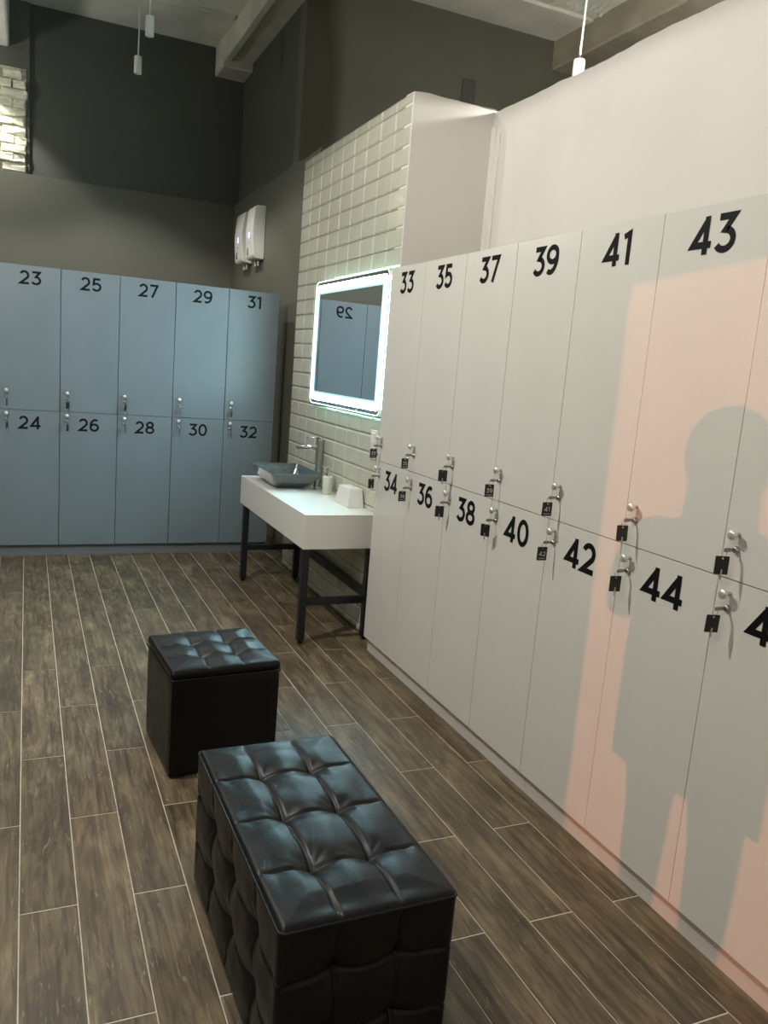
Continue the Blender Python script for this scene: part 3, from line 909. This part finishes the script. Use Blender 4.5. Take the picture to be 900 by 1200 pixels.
# ------------------------------------------------------------------ ottomans
def rounded_panels(hx, hy, z0, z1, r, res, disp):
    """surface of a rounded box cut into its six faces; disp(face, a, b, e) pushes a point along the face normal"""
    hz, cz = (z1 - z0) / 2, (z0 + z1) / 2
    H = (hx, hy, hz)
    faces = {'top': (2, 1), 'bottom': (2, -1), 'xp': (0, 1), 'xm': (0, -1), 'yp': (1, 1), 'ym': (1, -1)}
    out = {}
    for nm, (ax, sg) in faces.items():
        ua, va = [(1, 2), (2, 0), (0, 1)][ax]
        nu, nv = max(2, int(2 * H[ua] / res)), max(2, int(2 * H[va] / res))
        bm = bmesh.new()
        grid = []
        for i in range(nu + 1):
            row = []
            for j in range(nv + 1):
                c = [0, 0, 0]
                c[ax] = sg * H[ax]
                c[ua] = (2 * i / nu - 1) * H[ua]
                c[va] = (2 * j / nv - 1) * H[va]
                inner = Vector([max(-H[k] + r, min(H[k] - r, c[k])) for k in range(3)])
                d = Vector(c) - inner
                nrm = d.normalized() if d.length > 1e-9 else Vector([sg if k == ax else 0 for k in range(3)])
                p = inner + nrm * r
                e = min(H[ua] - abs(c[ua]), H[va] - abs(c[va]))
                p += nrm * disp(nm, c[ua], c[va], e, p)
                row.append(bm.verts.new((p.x, p.y, p.z + cz)))
            grid.append(row)
        for i in range(nu):
            for j in range(nv):
                q = (grid[i][j], grid[i + 1][j], grid[i + 1][j + 1], grid[i][j + 1])
                bm.faces.new(q if sg > 0 else tuple(reversed(q)))
        out[nm] = bm
    return out

def tuft(a, b, la, lb, e, seed=0.0, depth=1.0, crease=1.0):
    """a, b: place on the face; la, lb: seam positions along a and b"""
    fade = min(1.0, max(0.0, (e - 0.0) / 0.05))
    edge = fade * fade * (3 - 2 * fade)
    d = 0.0
    da = min(abs(a - s) for s in la) if la else 9
    db = min(abs(b - s) for s in lb) if lb else 9
    wob = 0.003 * noise.noise((a * 9 + seed, b * 9, seed))
    da = abs(da + wob); db = abs(db + wob)
    ea = 0.35 + 0.65 * edge
    for q in (da, db):
        d -= crease * ea * (0.0085 * math.exp(-(q / 0.0042) ** 1.3) + 0.0060 * math.exp(-(q / 0.05) ** 2) * edge)
    for sa in la:
        for sb in lb:
            x, y = a - sa, b - sb
            rr = math.hypot(x, y)
            if rr < 0.22:
                d -= depth * edge * (0.011 * math.exp(-(rr / 0.036) ** 2) + 0.003 * math.exp(-(rr / 0.014) ** 2))
                th = math.atan2(y, x)
                w = math.sin(9 * th + 4 * sa * 31 + seed + 1.3 * math.sin(3 * th + sb * 40)) * math.exp(-((rr - 0.035) / 0.035) ** 2) * (rr / 0.05 if rr < 0.05 else 1)
                d += 0.0006 * w * edge
    d += 0.0025 * noise.noise((a * 14 + seed, b * 14, 1.3 + seed)) * edge
    return d

def piping(bm, hx, hy, z, r, rad=0.0032):
    pts = []
    for cx, cy, a0 in ((hx - r, hy - r, 0), (-hx + r, hy - r, 90), (-hx + r, -hy + r, 180), (hx - r, -hy + r, 270)):
        for i in range(7):
            a = math.radians(a0 + 15 * i)
            pts.append((cx + r * math.cos(a), cy + r * math.sin(a), z))
    return tube(bm, pts, rad, 8, closed=True)

def long_ottoman():
    t = thing('long_ottoman', 'long black tufted leather ottoman nearest the camera', 'ottoman', (0.676, 1.803, 0), math.radians(0.6))
    hx, hy, h, r = 0.208, 0.410, 0.425, 0.016
    LAx = (-0.073, 0.073); LBy = (-0.215, 0.0, 0.215); LZ = (-0.075, 0.075)
    def disp(nm, a, b, e, p):
        if nm == 'top':            # a along x, b along y
            return 0.012 * min(1, max(0, e) / 0.09) + tuft(a, b, LAx, LBy, e, 1.0)
        if nm in ('xp', 'xm'):     # a along y, b along z
            return 0.004 * min(1, e / 0.08) + tuft(a, b, LBy, LZ, e, 3.0 if nm == 'xp' else 5.0)
        if nm in ('yp', 'ym'):     # a along z, b along x
            return 0.004 * min(1, e / 0.08) + tuft(a, b, LZ, LAx, e, 7.0 if nm == 'yp' else 9.0)
        return 0.0
    pn = rounded_panels(hx, hy, 0.006, h, r, 0.0042, disp)
    for nm, bm in pn.items():
        part({'top': 'top_panel', 'bottom': 'base_panel'}.get(nm, 'side_panel'), bm, M['leather'], t, smooth=True)
    part('piping', piping(bmesh.new(), hx + 0.0005, hy + 0.0005, h - 0.0085, r, 0.0030), M['leather'], t, smooth=True)
    for sx in (-1, 1):
        for sy in (-1, 1):
            part('foot', lathe(bmesh.new(), [(0.015, 0), (0.015, 0.008)], 12, 'Z', (sx * (hx - 0.04), sy * (hy - 0.04), 0)), M['black_metal'], t)

def cube_ottoman():
    t = thing('cube_ottoman', 'black leather cube stool with a tufted top, farther from the camera', 'ottoman', (0.680, 3.052, 0), math.radians(4.0))
    hx, hy, h = 0.212, 0.212, 0.422
    LA = (-0.068, 0.068)
    zc = 0.384
    pn = rounded_panels(hx - 0.0015, hy - 0.0015, 0.006, zc, 0.012, 0.02,
                        lambda nm, a, b, e, p: (0.0012 * noise.noise((a * 7, b * 7, 3.0)) if nm not in ('top', 'bottom') else 0.0))
    body = bmesh.new()
    for nm, bm in pn.items():
        part({'top': 'inner_panel', 'bottom': 'base_panel'}.get(nm, 'side_panel'), bm, M['leather'], t, smooth=True)
    body.free()
    def disp(nm, a, b, e, p):
        if nm == 'top':
            return 0.016 * min(1, max(0, e) / 0.08) + tuft(a, b, LA, LA, e, 2.0, depth=1.0, crease=1.0)
        return 0.0
    pn = rounded_panels(hx, hy, zc + 0.003, h, 0.014, 0.0042, disp)
    lid = None
    order = ['top', 'bottom', 'xp', 'xm', 'yp', 'ym']
    lid = part('cushion', pn['top'], M['leather'], t, smooth=True)
    for nm in order[1:]:
        part('cushion_side', pn[nm], M['leather'], lid, smooth=True)
    part('piping', piping(bmesh.new(), hx + 0.001, hy + 0.001, zc + 0.003, 0.014, 0.0036), M['leather'], t, smooth=True)
    for sx in (-1, 1):
        for sy in (-1, 1):
            part('foot', lathe(bmesh.new(), [(0.015, 0), (0.015, 0.008)], 12, 'Z', (sx * (hx - 0.04), sy * (hy - 0.04), 0)), M['black_metal'], t)
long_ottoman()
cube_ottoman()

# ------------------------------------------------------------------ the photographer, behind the camera, whose shadow falls on the white lockers
def photographer():
    t = thing('person', 'person in a knee-length dark coat holding a phone up behind the camera', 'person', (-0.50, -0.615, 0), -math.pi / 4)
    # local frame after the -45 degree turn: +y faces along the sunlight, -x is the person's left
    V, E_, R_ = [], [], []
    def v(p, r, frm=None):
        V.append(p); R_.append(r)
        if frm is not None:
            E_.append((frm, len(V) - 1))
        return len(V) - 1
    pel = v((0, 0, 0.90), (0.14, 0.11))
    ab = v((0, 0.0, 1.08), (0.13, 0.10), pel)
    ch = v((0, 0.01, 1.27), (0.15, 0.105), ab)
    nk = v((0, 0.01, 1.41), (0.055, 0.055), ch)
    hd0 = v((0, 0.03, 1.50), (0.075, 0.085), nk)
    hd1 = v((0, 0.035, 1.585), (0.088, 0.098), hd0)
    hd2 = v((0, 0.03, 1.655), (0.070, 0.080), hd1)
    nose = v((0, 0.135, 1.545), (0.012, 0.014), hd1)
    for s, fx, fy in ((-1, -0.075, 0.0), (1, 0.110, -0.03)):
        hp = v((s * 0.09, 0, 0.84), (0.085, 0.085), pel)
        kn = v((fx, fy + 0.03, 0.47), (0.055, 0.058), hp)
        an = v((fx, fy, 0.09), (0.036, 0.042), kn)
        v((fx + s * 0.015, fy + 0.15, 0.035), (0.036, 0.032), an)
        sh = v((s * 0.175, 0.0, 1.335), (0.058, 0.06), ch)
        el = v((s * 0.235, 0.06, 1.08), (0.042, 0.042), sh)
        wr = v((s * 0.085, 0.27, 1.335), (0.027, 0.024), el)
        pm = v((s * 0.070, 0.315, 1.405), (0.035, 0.018), wr)
        for k, (dx, ln) in enumerate(((-0.022, 0.060), (-0.008, 0.070), (0.007, 0.066), (0.021, 0.052))):
            b1 = v((s * (0.068 + dx * 0.9), 0.335, 1.438), (0.009, 0.009), pm)
            b2 = v((s * (0.058 + dx), 0.352, 1.438 + ln * 0.6), (0.0085, 0.0085), b1)
            v((s * (0.040 + dx), 0.345, 1.438 + ln), (0.0075, 0.0075), b2)
        th = v((s * 0.045, 0.300, 1.425), (0.010, 0.010), pm)
        v((s * 0.035, 0.310, 1.455), (0.0085, 0.0085), th)
    me = bpy.data.meshes.new('body')
    me.from_pydata(V, E_, [])
    o = obj('body', me, t)
    me.materials.append(M['skin'])
    md = o.modifiers.new('skin', 'SKIN')
    for i, r in enumerate(R_):
        me.skin_vertices[0].data[i].radius = r
    me.skin_vertices[0].data[pel].use_root = True
    sb = o.modifiers.new('sub', 'SUBSURF'); sb.levels = 2; sb.render_levels = 2
    # coat
    bm = bmesh.new()
    rings = []
    for z, hx, hy in ((0.60, 0.205, 0.15), (0.75, 0.205, 0.15), (0.95, 0.205, 0.145), (1.08, 0.20, 0.14), (1.22, 0.19, 0.13), (1.31, 0.185, 0.12), (1.365, 0.145, 0.10), (1.41, 0.08, 0.075)):
        rings.append([bm.verts.new((hx * math.cos(a), hy * math.sin(a), z)) for a in [2 * math.pi * i / 28 for i in range(28)]])
    for a, c in zip(rings, rings[1:]):
        for i in range(28):
            j = (i + 1) % 28
            bm.faces.new((a[i], a[j], c[j], c[i]))
    ct = part('coat', bm, M['coat'], t, smooth=True)
    for s in (-1, 1):
        part('sleeve', tube(bmesh.new(), [(s * 0.12, 0, 1.335), (s * 0.185, 0.0, 1.30), (s * 0.222, 0.03, 1.20), (s * 0.235, 0.06, 1.08), (s * 0.20, 0.13, 1.12), (s * 0.095, 0.255, 1.305)],
                            [0.066, 0.070, 0.062, 0.056, 0.054, 0.042], 14), M['coat'], ct, smooth=True)
    for s, fx, fy in ((-1, -0.075, 0.0), (1, 0.110, -0.03)):
        part('trouser_leg', tube(bmesh.new(), [(s * 0.085, 0, 0.86), (fx, fy + 0.03, 0.48), (fx, fy, 0.10)], [0.095, 0.066, 0.052], 14), M['trousers'], t, smooth=True)
        part('shoe', bx(fx - 0.045, fx + 0.045, fy - 0.08, fy + 0.19, 0.0, 0.075, bevel=0.025, seg=3), M['black_metal'], t, smooth=True)
    # hair
    bm = bmesh.new()
    bmesh.ops.create_uvsphere(bm, u_segments=24, v_segments=16, radius=1.0)
    for vv in bm.verts:
        k = 1 + 0.04 * noise.noise(vv.co * 3)
        vv.co = Vector((vv.co.x * 0.112 * k, vv.co.y * 0.118 * k - 0.015, vv.co.z * 0.135 * k + 1.585))
    for vv in [q for q in bm.verts if q.co.y > 0.075 and q.co.z < 1.62]:
        vv.co.y = 0.075
    part('hair', bm, M['hair'], t, smooth=True)
    ph = tag(part('phone', bx(-0.04, 0.04, -0.004, 0.004, 0, 0.15, bevel=0.003), M['black_metal']), 'black phone held up in both hands behind the camera', 'phone')
    c45 = math.sqrt(0.5)
    ph.location = (-0.50 + 0.375 * c45, -0.615 + 0.375 * c45, 1.43)
    ph.rotation_euler = (0, 0, -math.pi / 4)
photographer()
